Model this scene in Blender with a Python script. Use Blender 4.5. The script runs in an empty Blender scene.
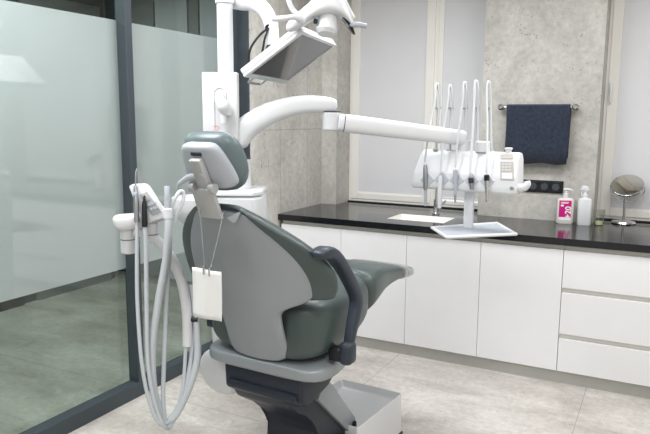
import bpy, bmesh, math, random
from mathutils import Vector, Matrix

# ------------------------------------------------------------------ camera, world, lights, exposure
S = bpy.context.scene
COL = S.collection
F, YAW, PIT, ROLL, EYE = 652.4, math.radians(27.5), math.radians(8.68), math.radians(0.37), 1.6
_d = Vector((-math.sin(YAW)*math.cos(PIT), math.cos(YAW)*math.cos(PIT), -math.sin(PIT)))
_r = Vector((math.cos(YAW), math.sin(YAW), 0)); _u = _r.cross(_d)
_R = math.cos(ROLL)*_r + math.sin(ROLL)*_u
_U = -math.sin(ROLL)*_r + math.cos(ROLL)*_u
cam_d = bpy.data.cameras.new('camera'); cam = bpy.data.objects.new('camera', cam_d); COL.objects.link(cam)
cam_d.sensor_width = 36; cam_d.lens = 36*F/650; cam_d.clip_start = 0.05
cam.matrix_world = Matrix(((_R.x,_U.x,-_d.x,0),(_R.y,_U.y,-_d.y,0),(_R.z,_U.z,-_d.z,EYE),(0,0,0,1)))
S.camera = cam

S.view_settings.view_transform = 'Standard'; S.view_settings.look = 'None'
S.view_settings.gamma = 1; S.view_settings.use_curve_mapping = False
S.view_settings.exposure = 0.0

w = bpy.data.worlds.new('sky'); S.world = w; w.use_nodes = True
bgn = w.node_tree.nodes['Background']; bgn.inputs[0].default_value = (0.80, 0.88, 1.0, 1); bgn.inputs[1].default_value = 2.2

def area(name, loc, sx, sy, power, color=(1,1,1), rot=(0,0,0)):
    l = bpy.data.lights.new(name, 'AREA'); l.shape = 'RECTANGLE'; l.size = sx; l.size_y = sy
    l.energy = power; l.color = color
    o = bpy.data.objects.new(name, l); COL.objects.link(o); o.location = loc; o.rotation_euler = rot
    return o
WARM = (0.97, 0.985, 1.0)
area('ceiling_panel_light', (-1.45, 3.2, 2.76), 1.2, 0.6, 31, WARM)
area('ceiling_panel_light', (0.15, 3.2, 2.76), 1.2, 0.6, 27, WARM)
area('ceiling_panel_light', (-2.0, 1.5, 2.76), 0.8, 1.0, 47, WARM)
area('ceiling_panel_light', (0.15, 1.2, 2.76), 1.2, 0.6, 26, WARM)
area('ceiling_panel_light', (-0.6, -0.6, 2.76), 1.6, 0.6, 29.5, WARM)
area('corridor_light', (-3.9, 2.2, 2.70), 0.5, 3.0, 62, (0.93,1,0.97))

# ------------------------------------------------------------------ helpers: pixel rays, materials, meshes
EYEV = Vector((0,0,EYE))
def ray(px, py): return _d*F + _R*(px-325) - _U*(py-217)
def atd(px, py, D): return EYEV + ray(px,py)*(D/F)
def aty(px, py, Y): v = ray(px,py); return EYEV + v*(Y/v.y)
def atz(px, py, Z): v = ray(px,py); return EYEV + v*((Z-EYE)/v.z)

def lin(c):
    f = lambda v: v/12.92 if v <= .04045 else ((v+.055)/1.055)**2.4
    return tuple(f(v/255) for v in c) + (1,)
def mat(name, rgb, rough=.5, metal=0, vary=.05, scale=6, bump=0, bscale=200, coat=0, trans=0, spec=.5, sheen=0, ior=1.45, alpha=1, stretch=None):
    m = bpy.data.materials.new(name); m.use_nodes = True
    nt = m.node_tree; b = nt.nodes['Principled BSDF']; N = nt.nodes.new; K = nt.links.new
    tc = N('ShaderNodeTexCoord'); nz = N('ShaderNodeTexNoise'); nz.inputs['Scale'].default_value = scale; nz.inputs['Detail'].default_value = 4
    src = tc.outputs['Object']
    if stretch:
        mp = N('ShaderNodeMapping'); mp.inputs['Scale'].default_value = stretch; K(src, mp.inputs[0]); src = mp.outputs[0]
    K(src, nz.inputs['Vector'])
    cr = N('ShaderNodeValToRGB'); c = lin(rgb)
    cr.color_ramp.elements[0].position = .3; cr.color_ramp.elements[1].position = .7
    cr.color_ramp.elements[0].color = tuple(max(0,x*(1-vary)) for x in c[:3])+(1,)
    cr.color_ramp.elements[1].color = tuple(min(1,x*(1+vary)) for x in c[:3])+(1,)
    K(nz.outputs['Fac'], cr.inputs[0]); K(cr.outputs[0], b.inputs['Base Color'])
    b.inputs['Roughness'].default_value = rough; b.inputs['Metallic'].default_value = metal
    b.inputs['Coat Weight'].default_value = coat; b.inputs['Coat Roughness'].default_value = .03
    b.inputs['Transmission Weight'].default_value = trans; b.inputs['IOR'].default_value = ior
    b.inputs['Specular IOR Level'].default_value = spec; b.inputs['Sheen Weight'].default_value = sheen
    b.inputs['Alpha'].default_value = alpha
    if bump:
        n2 = N('ShaderNodeTexNoise'); n2.inputs['Scale'].default_value = bscale; K(src, n2.inputs['Vector'])
        bp = N('ShaderNodeBump'); bp.inputs['Strength'].default_value = bump; bp.inputs['Distance'].default_value = .003
        K(n2.outputs['Fac'], bp.inputs['Height']); K(bp.outputs[0], b.inputs['Normal'])
    return m

def concrete(name, base, dark, rough, joints_x, joints_y, joints_z, pores, streak=(1,1,1), line=.0025, coat=0, cloud=1.3):
    m = bpy.data.materials.new(name); m.use_nodes = True
    nt = m.node_tree; b = nt.nodes['Principled BSDF']; N = nt.nodes.new; K = nt.links.new
    geo = N('ShaderNodeNewGeometry'); mp = N('ShaderNodeMapping'); mp.inputs['Scale'].default_value = streak
    K(geo.outputs['Position'], mp.inputs[0])
    n1 = N('ShaderNodeTexNoise'); n1.inputs['Scale'].default_value = cloud; n1.inputs['Detail'].default_value = 8; n1.inputs['Roughness'].default_value = .62
    n1.inputs['Distortion'].default_value = .6; K(mp.outputs[0], n1.inputs['Vector'])
    cr = N('ShaderNodeValToRGB'); cr.color_ramp.elements[0].position = .33; cr.color_ramp.elements[1].position = .66
    cr.color_ramp.elements[0].color = lin(dark); cr.color_ramp.elements[1].color = lin(base); K(n1.outputs['Fac'], cr.inputs[0])
    n2 = N('ShaderNodeTexNoise'); n2.inputs['Scale'].default_value = 26; n2.inputs['Detail'].default_value = 6; n2.inputs['Roughness'].default_value = .7
    K(geo.outputs['Position'], n2.inputs['Vector'])
    mr = N('ShaderNodeMapRange'); mr.inputs[1].default_value = .3; mr.inputs[2].default_value = .7; mr.inputs[3].default_value = .82; mr.inputs[4].default_value = 1.14
    K(n2.outputs['Fac'], mr.inputs[0])
    m1 = N('ShaderNodeMix'); m1.data_type = 'RGBA'; m1.blend_type = 'MULTIPLY'; m1.inputs[0].default_value = 1
    K(cr.outputs[0], m1.inputs[6]); K(mr.outputs[0], m1.inputs[7])
    # dark pores
    vo = N('ShaderNodeTexVoronoi'); vo.inputs['Scale'].default_value = 42; K(geo.outputs['Position'], vo.inputs['Vector'])
    nw = N('ShaderNodeTexNoise'); nw.inputs['Scale'].default_value = 9; K(geo.outputs['Position'], nw.inputs['Vector'])
    th = N('ShaderNodeMapRange'); th.inputs[1].default_value = .38; th.inputs[2].default_value = .70; th.inputs[3].default_value = 0; th.inputs[4].default_value = .24
    K(nw.outputs['Fac'], th.inputs[0])
    lt = N('ShaderNodeMath'); lt.operation = 'LESS_THAN'; K(vo.outputs['Distance'], lt.inputs[0]); K(th.outputs[0], lt.inputs[1])
    sc = N('ShaderNodeMath'); sc.operation = 'MULTIPLY'; sc.inputs[1].default_value = pores; K(lt.outputs[0], sc.inputs[0])
    m2 = N('ShaderNodeMix'); m2.data_type = 'RGBA'; m2.inputs[7].default_value = lin(tuple(int(v*.45) for v in dark))
    K(sc.outputs[0], m2.inputs[0]); K(m1.outputs[2], m2.inputs[6])
    # tile joints: thin lines at fixed places
    sx = N('ShaderNodeSeparateXYZ'); K(geo.outputs['Position'], sx.inputs[0])
    acc = None
    for ax, vals in ((0,joints_x),(1,joints_y),(2,joints_z)):
        for v in vals:
            s = N('ShaderNodeMath'); s.operation = 'SUBTRACT'; s.inputs[1].default_value = v; K(sx.outputs[ax], s.inputs[0])
            a = N('ShaderNodeMath'); a.operation = 'ABSOLUTE'; K(s.outputs[0], a.inputs[0])
            l = N('ShaderNodeMath'); l.operation = 'LESS_THAN'; l.inputs[1].default_value = line; K(a.outputs[0], l.inputs[0])
            if acc is None: acc = l
            else:
                mx = N('ShaderNodeMath'); mx.operation = 'MAXIMUM'; K(acc.outputs[0], mx.inputs[0]); K(l.outputs[0], mx.inputs[1]); acc = mx
    m3 = N('ShaderNodeMix'); m3.data_type = 'RGBA'; m3.inputs[7].default_value = lin(tuple(int(v*.75) for v in dark))
    if acc: K(acc.outputs[0], m3.inputs[0])
    else: m3.inputs[0].default_value = 0
    K(m2.outputs[2], m3.inputs[6]); K(m3.outputs[2], b.inputs['Base Color'])
    b.inputs['Roughness'].default_value = rough; b.inputs['Coat Weight'].default_value = coat
    bp = N('ShaderNodeBump'); bp.inputs['Strength'].default_value = .15; bp.inputs['Distance'].default_value = .004
    K(n2.outputs['Fac'], bp.inputs['Height']); K(bp.outputs[0], b.inputs['Normal'])
    return m

def glass_mat(name, tint, r0=.05, rough=0.0):
    m = bpy.data.materials.new(name); m.use_nodes = True; nt = m.node_tree; N = nt.nodes.new; K = nt.links.new
    nt.nodes.remove(nt.nodes['Principled BSDF']); out = nt.nodes['Material Output']
    tr = N('ShaderNodeBsdfTransparent'); tr.inputs[0].default_value = lin(tint)
    gl = N('ShaderNodeBsdfGlossy'); gl.inputs['Roughness'].default_value = rough
    g = N('ShaderNodeNewGeometry'); dt = N('ShaderNodeVectorMath'); dt.operation = 'DOT_PRODUCT'; K(g.outputs['Incoming'], dt.inputs[0]); K(g.outputs['Normal'], dt.inputs[1])
    def mth(op, a, v=None):
        n = N('ShaderNodeMath'); n.operation = op; K(a, n.inputs[0])
        if v is not None: n.inputs[1].default_value = v
        return n.outputs[0]
    om = N('ShaderNodeMath'); om.operation = 'SUBTRACT'; om.inputs[0].default_value = 1; K(mth('ABSOLUTE', dt.outputs['Value']), om.inputs[1])
    fr = mth('ADD', mth('MULTIPLY', mth('POWER', om.outputs[0], 5), 1-r0), r0)     # Schlick reflectance, same from both sides
    mx = N('ShaderNodeMixShader'); K(fr, mx.inputs[0]); K(tr.outputs[0], mx.inputs[1]); K(gl.outputs[0], mx.inputs[2])
    K(mx.outputs[0], out.inputs[0]); return m

WHITE = mat('white_lacquered_plastic', (222,223,226), .28, vary=.015)
WHITE2 = mat('white_metal', (222,223,226), .3, vary=.015)
CABW = mat('white_cabinet_front', (238,238,240), .35, vary=.012)
GOLA = mat('beige_grey_channel', (220,218,211), .45, vary=.02)
SHELLG = mat('grey_painted_shell', (150,156,160), .38, metal=.25, vary=.02)
SILV = mat('light_grey_plastic', (176,181,188), .38, vary=.02)
BRKT = mat('satin_grey_bracket', (184,184,184), .4, metal=.35, vary=.02)
GREEN = mat('dark_green_upholstery', (68,80,79), .36, vary=.05, scale=9, bump=.05, bscale=400, spec=.6)
HEADG = mat('green_grey_headrest_leather', (98,112,116), .36, vary=.04, scale=9, bump=.05, bscale=400, spec=.6)
NAVY = mat('dark_navy_plastic', (33,40,51), .42, vary=.04)
SLATE = mat('slate_armrest_plastic', (48,56,67), .4, vary=.04)
BLACKP = mat('black_plastic', (22,24,28), .4, vary=.1)
QUARTZ = mat('black_polished_quartz', (20,23,27), .14, vary=.25, scale=60, coat=.15)
CHROME = mat('chrome_metal', (205,205,206), .12, metal=1, vary=.02)
STEEL = mat('brushed_steel', (170,172,175), .3, metal=.9, vary=.05)
HOSE = mat('grey_silicone_hose', (194,199,204), .4, vary=.02)
HOSEW = mat('white_silicone_hose', (216,219,222), .4, vary=.02)
PAPER = mat('white_paper', (243,243,242), .8, vary=.015, bump=.15, bscale=60)
FRAME = mat('anthracite_aluminium', (66,74,80), .45, metal=.2, vary=.04)
GAPSH = mat('black_gap_shade', (20,23,26), .6, vary=.1)  # stands in for the shade in the gap under the window frames
FROST = mat('frosted_film', (148,159,157), .5, vary=.01, scale=1, coat=1); FROST.node_tree.nodes['Principled BSDF'].inputs['Coat IOR'].default_value = 1.9
PVC = mat('white_window_frame', (236,233,227), .35, vary=.015)
BLIND = mat('grey_blind_fabric', (219,219,222), .85, vary=.02, scale=3, bump=.1, bscale=500)
GLASS = glass_mat('clear_glass', (226,233,229))
GLASSW = glass_mat('clear_window_glass', (240,245,245))
CLEARP = mat('clear_plastic', (226,230,230), .12, trans=.75, vary=.01, ior=1.3)
TOWEL = mat('navy_terry', (38,46,62), .95, vary=.3, scale=45, bump=.9, bscale=260, sheen=.3)
MAG = mat('magenta_label', (202,18,128), .4, vary=.03)
SINKM = mat('cream_composite_sink', (250,247,241), .3, vary=.02)
PLASTER = mat('white_plaster', (226,222,215), .8, vary=.02)
CEIL = mat('white_ceiling_paint', (238,236,232), .85, vary=.01)
DIAM = mat('pale_grey_holder', (190,194,203), .35, vary=.02)
PANELG = mat('taupe_membrane', (178,172,166), .45, vary=.03)
SCREEN = mat('black_glossy_screen', (88,88,91), .12, vary=.03, coat=.5)
PALEG = mat('pale_green_bezel', (196,208,206), .3, vary=.02)
RED = mat('red_print', (236,168,160), .5); BLUE = mat('blue_print', (190,205,225), .5)
SOAP = mat('pale_yellow_liquid', (226,230,180), .3, vary=.03)
ALU = mat('matt_aluminium', (200,202,205), .4, metal=.6, vary=.02)
MIRROR = mat('mirror_glass', (215,212,205), .03, metal=1, vary=.005)
CORR = mat('corridor_grey_paint', (92,95,97), .8, vary=.05, scale=2)
CORRD = mat('corridor_dark_door', (58,60,62), .5, vary=.08, scale=2, stretch=(1,8,.4))
CORRL = mat('corridor_pale_panel', (140,142,144), .6, vary=.03)
CORRP = mat('corridor_white_panel', (214,214,222), .4, vary=.02)
KEYG = mat('grey_keypad_membrane', (160,165,171), .4, vary=.02)
BOTT = mat('milky_bottle_plastic', (226,222,218), .35, vary=.02)
FLOOR = concrete('concrete_floor_tile', (216,211,205), (170,163,156), .42, [-5.12+1.2*i for i in range(6)], [2.74-1.2*i for i in range(4)], [], .4, streak=(1,2.2,1), line=.0014)
WALLC = concrete('concrete_wall_tile', (204,201,195), (170,167,161), .6, [], [], [], .55, streak=(1,1,.8), line=.002, cloud=2.2)

WALLL = concrete('concrete_side_wall_tile', (204,201,195), (170,167,161), .6, [], [4.04, 4.44], [1.51], .75, streak=(1,1,.8), line=.0016, cloud=2.2)
class MB:
    def __init__(s, frame=None): s.bm = bmesh.new(); s.M = frame
    def _new(s, g, mtx):
        for v in g: v.co = mtx @ v.co
    def box(s, c, size, rot=None, bev=0, seg=2):
        r = bmesh.ops.create_cube(s.bm, size=1); vs = r['verts']
        m = Matrix.Translation(Vector(c)) @ (rot if rot else Matrix()) @ Matrix.Diagonal((size[0],size[1],size[2],1))
        for v in vs: v.co = m @ v.co
        if bev:
            es = list({e for v in vs for e in v.link_edges})
            bmesh.ops.bevel(s.bm, geom=es, offset=bev, segments=seg, profile=.5, affect='EDGES')
        return s
    def bb(s, x0,x1,y0,y1,z0,z1, bev=0, seg=2): return s.box(((x0+x1)/2,(y0+y1)/2,(z0+z1)/2),(x1-x0,y1-y0,z1-z0),None,bev,seg)
    def loft(s, rings, cap=True, closed=True):
        R = [[s.bm.verts.new(Vector(p)) for p in ring] for ring in rings]
        n = len(R[0])
        for a, b in zip(R, R[1:]):
            for i in range(n if closed else n-1):
                j = (i+1) % n
                try: s.bm.faces.new((a[i],a[j],b[j],b[i]))
                except ValueError: pass
        if cap:
            for r in (R[0], R[-1]):
                try: s.bm.faces.new(r)
                except ValueError: pass
        return s
    def tube(s, pts, r, n=10, smooth=True, sub=6, cap=True):
        pts = [Vector(p) for p in pts]
        rr = r if isinstance(r,(list,tuple)) else [r]*len(pts)
        if smooth and len(pts) > 2:
            q=[]; qr=[]
            for i in range(len(pts)-1):
                p0=pts[max(i-1,0)];p1=pts[i];p2=pts[i+1];p3=pts[min(i+2,len(pts)-1)]
                for k in range(sub):
                    t=k/sub
                    q.append(.5*((2*p1)+(p2-p0)*t+(2*p0-5*p1+4*p2-p3)*t*t+(3*p1-p0-3*p2+p3)*t**3)); qr.append(rr[i]*(1-t)+rr[i+1]*t)
            q.append(pts[-1]); qr.append(rr[-1]); pts,rr=q,qr
        rings=[]; prev=None
        for i,p in enumerate(pts):
            t=(pts[min(i+1,len(pts)-1)]-pts[max(i-1,0)]).normalized()
            if prev is None:
                a = t.cross(Vector((0,0,1)));
                if a.length<.05: a=t.cross(Vector((1,0,0)))
                a.normalize()
            else:
                a = prev-(prev@t if False else prev.dot(t))*t; a.normalize()
            prev=a; b=t.cross(a)
            rings.append([p+(a*math.cos(2*math.pi*k/n)+b*math.sin(2*math.pi*k/n))*rr[i] for k in range(n)])
        return s.loft(rings, cap)
    def cyl(s, a, b, r, r2=None, n=24): return s.tube([a,b],[r, r if r2 is None else r2], n, False)
    def lathe(s, prof, c=(0,0,0), axis=None, n=32):
        q = Vector((0,0,1)).rotation_difference(Vector(axis)).to_matrix() if axis else Matrix.Identity(3)
        c=Vector(c)
        return s.loft([[c+q@Vector((r*math.cos(2*math.pi*k/n), r*math.sin(2*math.pi*k/n), z)) for k in range(n)] for r,z in prof])
    def prism(s, poly, vec, bev=0, seg=2):
        a=[s.bm.verts.new(Vector(p)) for p in poly]; b=[s.bm.verts.new(Vector(p)+Vector(vec)) for p in poly]; n=len(a)
        fs=[s.bm.faces.new(a), s.bm.faces.new(b[::-1])]
        for i in range(n): fs.append(s.bm.faces.new((a[i],b[i],b[(i+1)%n],a[(i+1)%n])))
        if bev:
            es={e for f in fs for e in f.edges}
            bmesh.ops.bevel(s.bm, geom=list(es), offset=bev, segments=seg, profile=.5, affect='EDGES')
        return s
    def sphere(s, c, r, n=16):
        m=Matrix.Translation(Vector(c))@Matrix.Diagonal((*(r if isinstance(r,(tuple,list)) else (r,r,r)),1))
        bmesh.ops.create_uvsphere(s.bm,u_segments=n,v_segments=n//2+2,radius=1,matrix=m); return s
    def obj(s, name, m, parent=None, smooth=True, sub=0, bevel=0, at=None):
        if s.M is not None: s.bm.transform(s.M)
        bmesh.ops.recalc_face_normals(s.bm, faces=s.bm.faces[:])
        inv=Matrix()
        if parent is not None:
            t=parent
            while t.parent: t=t.parent
            inv=t.matrix_basis.inverted()
        elif at is not None: inv=Matrix.Translation(-Vector(at))
        s.bm.transform(inv)
        me=bpy.data.meshes.new(name); s.bm.to_mesh(me); s.bm.free(); me.materials.append(m)
        o=bpy.data.objects.new(name,me); COL.objects.link(o)
        if parent is not None: o.parent=parent
        elif at is not None: o.location=at
        if bevel:
            md=o.modifiers.new('bevel','BEVEL'); md.width=bevel; md.segments=2; md.limit_method='ANGLE'; md.angle_limit=math.radians(40)
        if sub:
            md=o.modifiers.new('sub','SUBSURF'); md.levels=sub; md.render_levels=sub
        if smooth:
            for p in me.polygons: p.use_smooth=True
            if not sub:
                try: me.set_sharp_from_angle(angle=math.radians(38))
                except Exception: pass
        return o
def tag(o, label=None, cat=None, group=None, kind=None):
    if label: o['label']=label
    if cat: o['category']=cat
    if group: o['group']=group
    if kind: o['kind']=kind
    return o
def thing(name, loc, label, cat, group=None, rz=0):
    o=bpy.data.objects.new(name,None); COL.objects.link(o); o.empty_display_size=.1
    o.matrix_basis=Matrix.Translation(Vector(loc))@Matrix.Rotation(rz,4,'Z')
    return tag(o,label,cat,group)
def struct(o, label=None): o['kind']='structure'; return o
def sthing(name, loc): o=bpy.data.objects.new(name,None); COL.objects.link(o); o.location=loc; o.matrix_basis=Matrix.Translation(Vector(loc)); o['kind']='structure'; return o

# ------------------------------------------------------------------ the room
YW, YF, ZC = 4.68, 4.93, 0.905           # wall face, window face, worktop top
XL = -2.47                                # concrete side wall
struct(MB().bb(-4.9,1.75,-1.9,5.05,-.06,0).obj('floor',FLOOR,smooth=False))
struct(MB().bb(-4.9,1.75,-1.9,5.05,2.78,2.86).obj('ceiling',CEIL,smooth=False))
b=MB(); b.bb(-4.9,-2.337,YW,5.03,0,2.78); b.bb(-1.185,-.405,YW,5.03,0,2.78); b.bb(1.0,1.75,YW,5.03,0,2.78)
b.bb(-2.337,-1.185,YW,5.03,0,.86); b.bb(-.405,1.0,YW,5.03,0,.86); b.bb(-2.337,-1.185,YW,5.03,2.66,2.78); b.bb(-.405,1.0,YW,5.03,2.66,2.78)
struct(b.obj('wall_front',WALLC,smooth=False))
struct(MB().bb(-2.72,XL,3.66,YW,0,2.78).obj('wall_left',WALLL,smooth=False))
struct(MB().bb(1.65,1.75,-1.9,YW,0,2.78).obj('wall_right',PLASTER,smooth=False))
struct(MB().bb(-2.72,1.65,-1.9,-1.8,0,2.78).obj('wall_back',PLASTER,smooth=False))
# corridor beyond the glass
struct(MB().bb(-4.9,-4.8,-1.9,YW,0,2.78).obj('wall_corridor',CORR,smooth=False))
struct(MB().bb(-4.8,-2.72,-1.9,-1.8,0,2.78).obj('wall_corridor_back',CORR,smooth=False))
dr=sthing('door_1',(-4.79,3.2,0))
MB().bb(-4.80,-4.76,2.7,3.6,0,2.2).obj('door_leaf',CORRD,dr,smooth=False)
MB().bb(-4.80,-4.74,2.62,2.7,0,2.28).obj('door_frame',CORRL,dr,smooth=False)
d2=sthing('streak_panels',(-3.9,4.66,0))  # not a door: strips added to brighten and streak the upper pane
for k,(x0_,x1_,cc) in enumerate(((-4.75,-4.45,CORRD),(-4.43,-4.16,CORRL),(-4.14,-3.78,CORRP),(-3.76,-3.66,CORRL),(-3.64,-3.2,CORRP),(-3.18,-2.8,CORRL))):
    MB().bb(x0_,x1_,4.64,4.68,.09,2.74).obj('streak_panel',cc,d2,smooth=False)
struct(MB().bb(-4.80,-4.77,3.75,4.6,0,2.6).obj('trim_1',CORRL,smooth=False))

# glass partition with an anthracite frame
gp=sthing('window_3',(-2.63,1.0,0))
PX0,PX1=-2.665,-2.590
MB().bb(PX0,PX1,-1.8,3.66,0,.085).obj('bottom_rail',FRAME,gp,smooth=False,bevel=.003)
MB().bb(PX0,PX1,-1.8,3.66,2.70,2.78).obj('top_rail',FRAME,gp,smooth=False,bevel=.003)
MB().bb(PX0,PX1,2.672,2.721,.085,2.70).obj('post',FRAME,gp,smooth=False,bevel=.003)
MB().bb(PX0,PX1+.03,3.585,3.66,.0,2.78).obj('post',FRAME,gp,smooth=False,bevel=.003)
MB().bb(PX1-.03,XL-.004,3.648,3.66,.0,2.78).obj('edge_trim',FRAME,gp,smooth=False)
for y0,y1 in ((-1.8,2.672),(2.721,3.585)):
    MB().bb(-2.663,-2.657,y0,y1,.085,2.70).obj('glass_pane',GLASS,gp,smooth=False)
    MB().bb(-2.6565,-2.6545,y0,y1,.752,2.105).obj('frosted_film',FROST,gp,smooth=False)

struct(MB().bb(-2.337,-1.185,YF-.03,YF+.07,.86,ZC+.009).obj('gap_shade_1',GAPSH,smooth=False)); struct(MB().bb(-.405,1.0,YF-.03,YF+.07,.86,ZC+.009).obj('gap_shade_2',GAPSH,smooth=False))  # black strips added as the shaded gap under the frames; they stop daylight leaking
# windows
def sash(x0,x1,z0,z1,y,root,wd=.075,dp=.05,name='sash'):
    m=MB(); m.bb(x0,x0+wd,y,y+dp,z0,z1); m.bb(x1-wd,x1,y,y+dp,z0,z1); m.bb(x0+wd,x1-wd,y,y+dp,z0,z0+wd*.75); m.bb(x0+wd,x1-wd,y,y+dp,z1-wd,z1)
    s=m.obj(name,PVC,root,smooth=False,bevel=.004)
    MB().bb(x0+wd,x1-wd,y+.032,y+.038,z0+wd*.75,z1-wd).obj('glass_pane',GLASSW,s,smooth=False)
w1=sthing('window_1',(-1.75,YF,ZC))
m=MB(); m.bb(-2.337,-2.32,YF-.01,YF+.06,ZC+.008,2.66); m.bb(-1.202,-1.185,YF-.01,YF+.06,ZC+.008,2.66); m.bb(-2.32,-1.202,YF-.01,YF+.06,ZC+.008,ZC+.03); m.bb(-2.32,-1.202,YF-.01,YF+.06,2.64,2.66); m.bb(-1.628,-1.592,YF-.006,YF+.06,ZC+.03,2.64)
m.obj('window_frame',PVC,w1,smooth=False,bevel=.003)
sash(-2.32,-1.625,ZC+.028,2.64,YF-.018,w1,.068); sash(-1.595,-1.202,ZC+.028,2.64,YF-.018,w1,.04)
w2=sthing('window_2',(.3,YF,ZC))
m=MB(); m.bb(-.405,-.383,YF-.01,YF+.06,ZC+.008,2.66); m.bb(.98,1.0,YF-.01,YF+.06,ZC+.008,2.66); m.bb(-.383,.98,YF-.01,YF+.06,ZC+.008,ZC+.03); m.bb(-.383,.98,YF-.01,YF+.06,2.64,2.66)
m.obj('window_frame',PVC,w2,smooth=False,bevel=.003)
sash(-.386,.975,ZC+.028,2.64,YF-.022,w2,.066)
h=aty(611,88,YF-.03)
m=MB(); m.box((h.x,YF-.026,h.z),(.026,.01,.07),bev=.003); m.box((h.x+.002,YF-.043,h.z-.045),(.018,.016,.12),bev=.006); m.cyl((h.x,YF-.02,h.z),(h.x,YF-.045,h.z),.009,n=12)
m.obj('window_handle',WHITE,w2)

# roller blinds in the sashes
def blind(x0,x1,label):
    t=thing('roller_blind',((x0+x1)/2,YF-.004,ZC+.07),label,'blind','grey roller blinds in the windows')
    MB().bb(x0,x1,YF-.006,YF-.003,ZC+.085,2.56).obj('fabric',BLIND,t,smooth=False)
    MB().bb(x0,x1,YF-.012,YF+.0,ZC+.066,ZC+.086).obj('bottom_bar',PVC,t,smooth=False,bevel=.003)
    MB().bb(x0,x1,YF-.016,YF+.012,2.56,2.60,).obj('cassette',PVC,t,smooth=False,bevel=.006)
blind(-2.252,-1.693,'wide pale grey roller blind in the left window behind the white arm')
blind(-1.555,-1.242,'narrow pale grey roller blind beside the concrete wall with the towel')
blind(-.320,.909,'pale grey roller blind behind the round table mirror')

# ------------------------------------------------------------------ base cabinets, plinth, worktop
YC=4.02
XJ=[-2.452,-1.967,-1.481,-.988,-.495]
labs=['white handleless base cabinet at the far left end, partly behind the chair back','white handleless base cabinet right behind the chair armrest and leg rest',
      'white handleless base cabinet under the sink','white handleless base cabinet left of the drawer unit']
for i in range(4):
    x0,x1=XJ[i],XJ[i+1]
    t=thing('base_cabinet',((x0+x1)/2,YC,.08),labs[i],'cabinet','white base cabinets under the black worktop')
    MB().bb(x0+.001,x1-.001,YC+.0195,YW-.01,.085,.60 if i in (1,2) else .83).obj('body',CABW,t,smooth=False)
    MB().bb(x0+.0013,x1-.0013,YC,YC+.019,.082,.832).obj('door',CABW,t,smooth=False,bevel=.0015)
    MB().bb(x0+.001,x1-.001,YC+.021,YC+.03,.833,.862).obj('grip_channel',GOLA,t,smooth=False)
t=thing('drawer_cabinet',(-.04,YC,.08),'white handleless cabinet of three drawers under the white bottles','cabinet')
x0,x1=-.495,.405
MB().bb(x0+.001,x1-.001,YC+.0195,YW-.01,.085,.83).obj('body',CABW,t,smooth=False)
for z0,z1 in ((.082,.288),(.318,.573),(.603,.832)): MB().bb(x0+.002,x1-.002,YC,YC+.019,z0,z1).obj('drawer',CABW,t,smooth=False,bevel=.0015)
for z0,z1 in ((.288,.318),(.573,.603),(.833,.862)): MB().bb(x0+.001,x1-.001,YC+.0192,YC+.0198,z0,z1).obj('grip_channel',GOLA,t,smooth=False)
t=tag(MB().bb(-2.46,.405,4.043,4.06,0,.08).obj('plinth',mat('grey_plinth',(178,177,172),.4),smooth=False,at=(-1,4.05,0)),'long grey plinth strip under the white base cabinets','plinth')
# worktop with sink cut-out
sx0,sx1,sy0,sy1=-1.70,-1.285,4.19,4.475
b=MB()
for X0,X1,Y0,Y1 in ((XL+.002,sx0,4.0,YW-.002),(sx1,.42,4.0,YW-.002),(sx0,sx1,4.0,sy0),(sx0,sx1,sy1,YW-.002),(-2.335,-1.187,YW-.002,YF-.03),(-.403,.42,YW-.002,YF-.03)):
    b.bb(X0,X1,Y0,Y1,.862,ZC)
bmesh.ops.remove_doubles(b.bm,verts=b.bm.verts[:],dist=.0005)
tag(b.obj('worktop',QUARTZ,smooth=False,at=(-1,4.0,.862)),'long black polished worktop over the white base cabinets','worktop')
t=thing('sink',((sx0+sx1)/2,(sy0+sy1)/2,.72),'cream rectangular sink set into the black worktop','sink')
b=MB(); z0,z1=.83,.9035
b.bb(sx0+.001,sx0+.012,sy0+.001,sy1-.001,z0,z1); b.bb(sx1-.012,sx1-.001,sy0+.001,sy1-.001,z0,z1); b.bb(sx0+.012,sx1-.012,sy0+.001,sy0+.012,z0,z1); b.bb(sx0+.012,sx1-.012,sy1-.012,sy1-.001,z0,z1); b.bb(sx0+.001,sx1-.001,sy0+.001,sy1-.001,z0-.012,z0)
b.obj('basin',SINKM,t,smooth=False)
MB().lathe([(.001,0),(.035,0),(.035,.004),(.001,.004)],((sx0+sx1)/2,(sy0+sy1)/2,z0)).obj('drain',CHROME,t)
fx,fy=-1.46,4.56
t=thing('faucet',(fx,fy,ZC),'chrome sink faucet standing behind the cream sink','faucet')
MB().lathe([(.001,0),(.027,0),(.027,.01),(.018,.014),(.018,.11),(.001,.11)],(fx,fy,ZC)).obj('base',CHROME,t)
MB().tube([(fx,fy,ZC+.1),(fx,fy,ZC+.24),(fx,fy-.03,ZC+.30),(fx,fy-.09,ZC+.325),(fx,fy-.15,ZC+.30),(fx,fy-.165,ZC+.25)],.011,12).obj('spout',CHROME,t)
MB().tube([(fx+.016,fy,ZC+.075),(fx+.045,fy,ZC+.08),(fx+.07,fy,ZC+.105)],[.009,.008,.006],10).obj('lever',CHROME,t)

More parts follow.
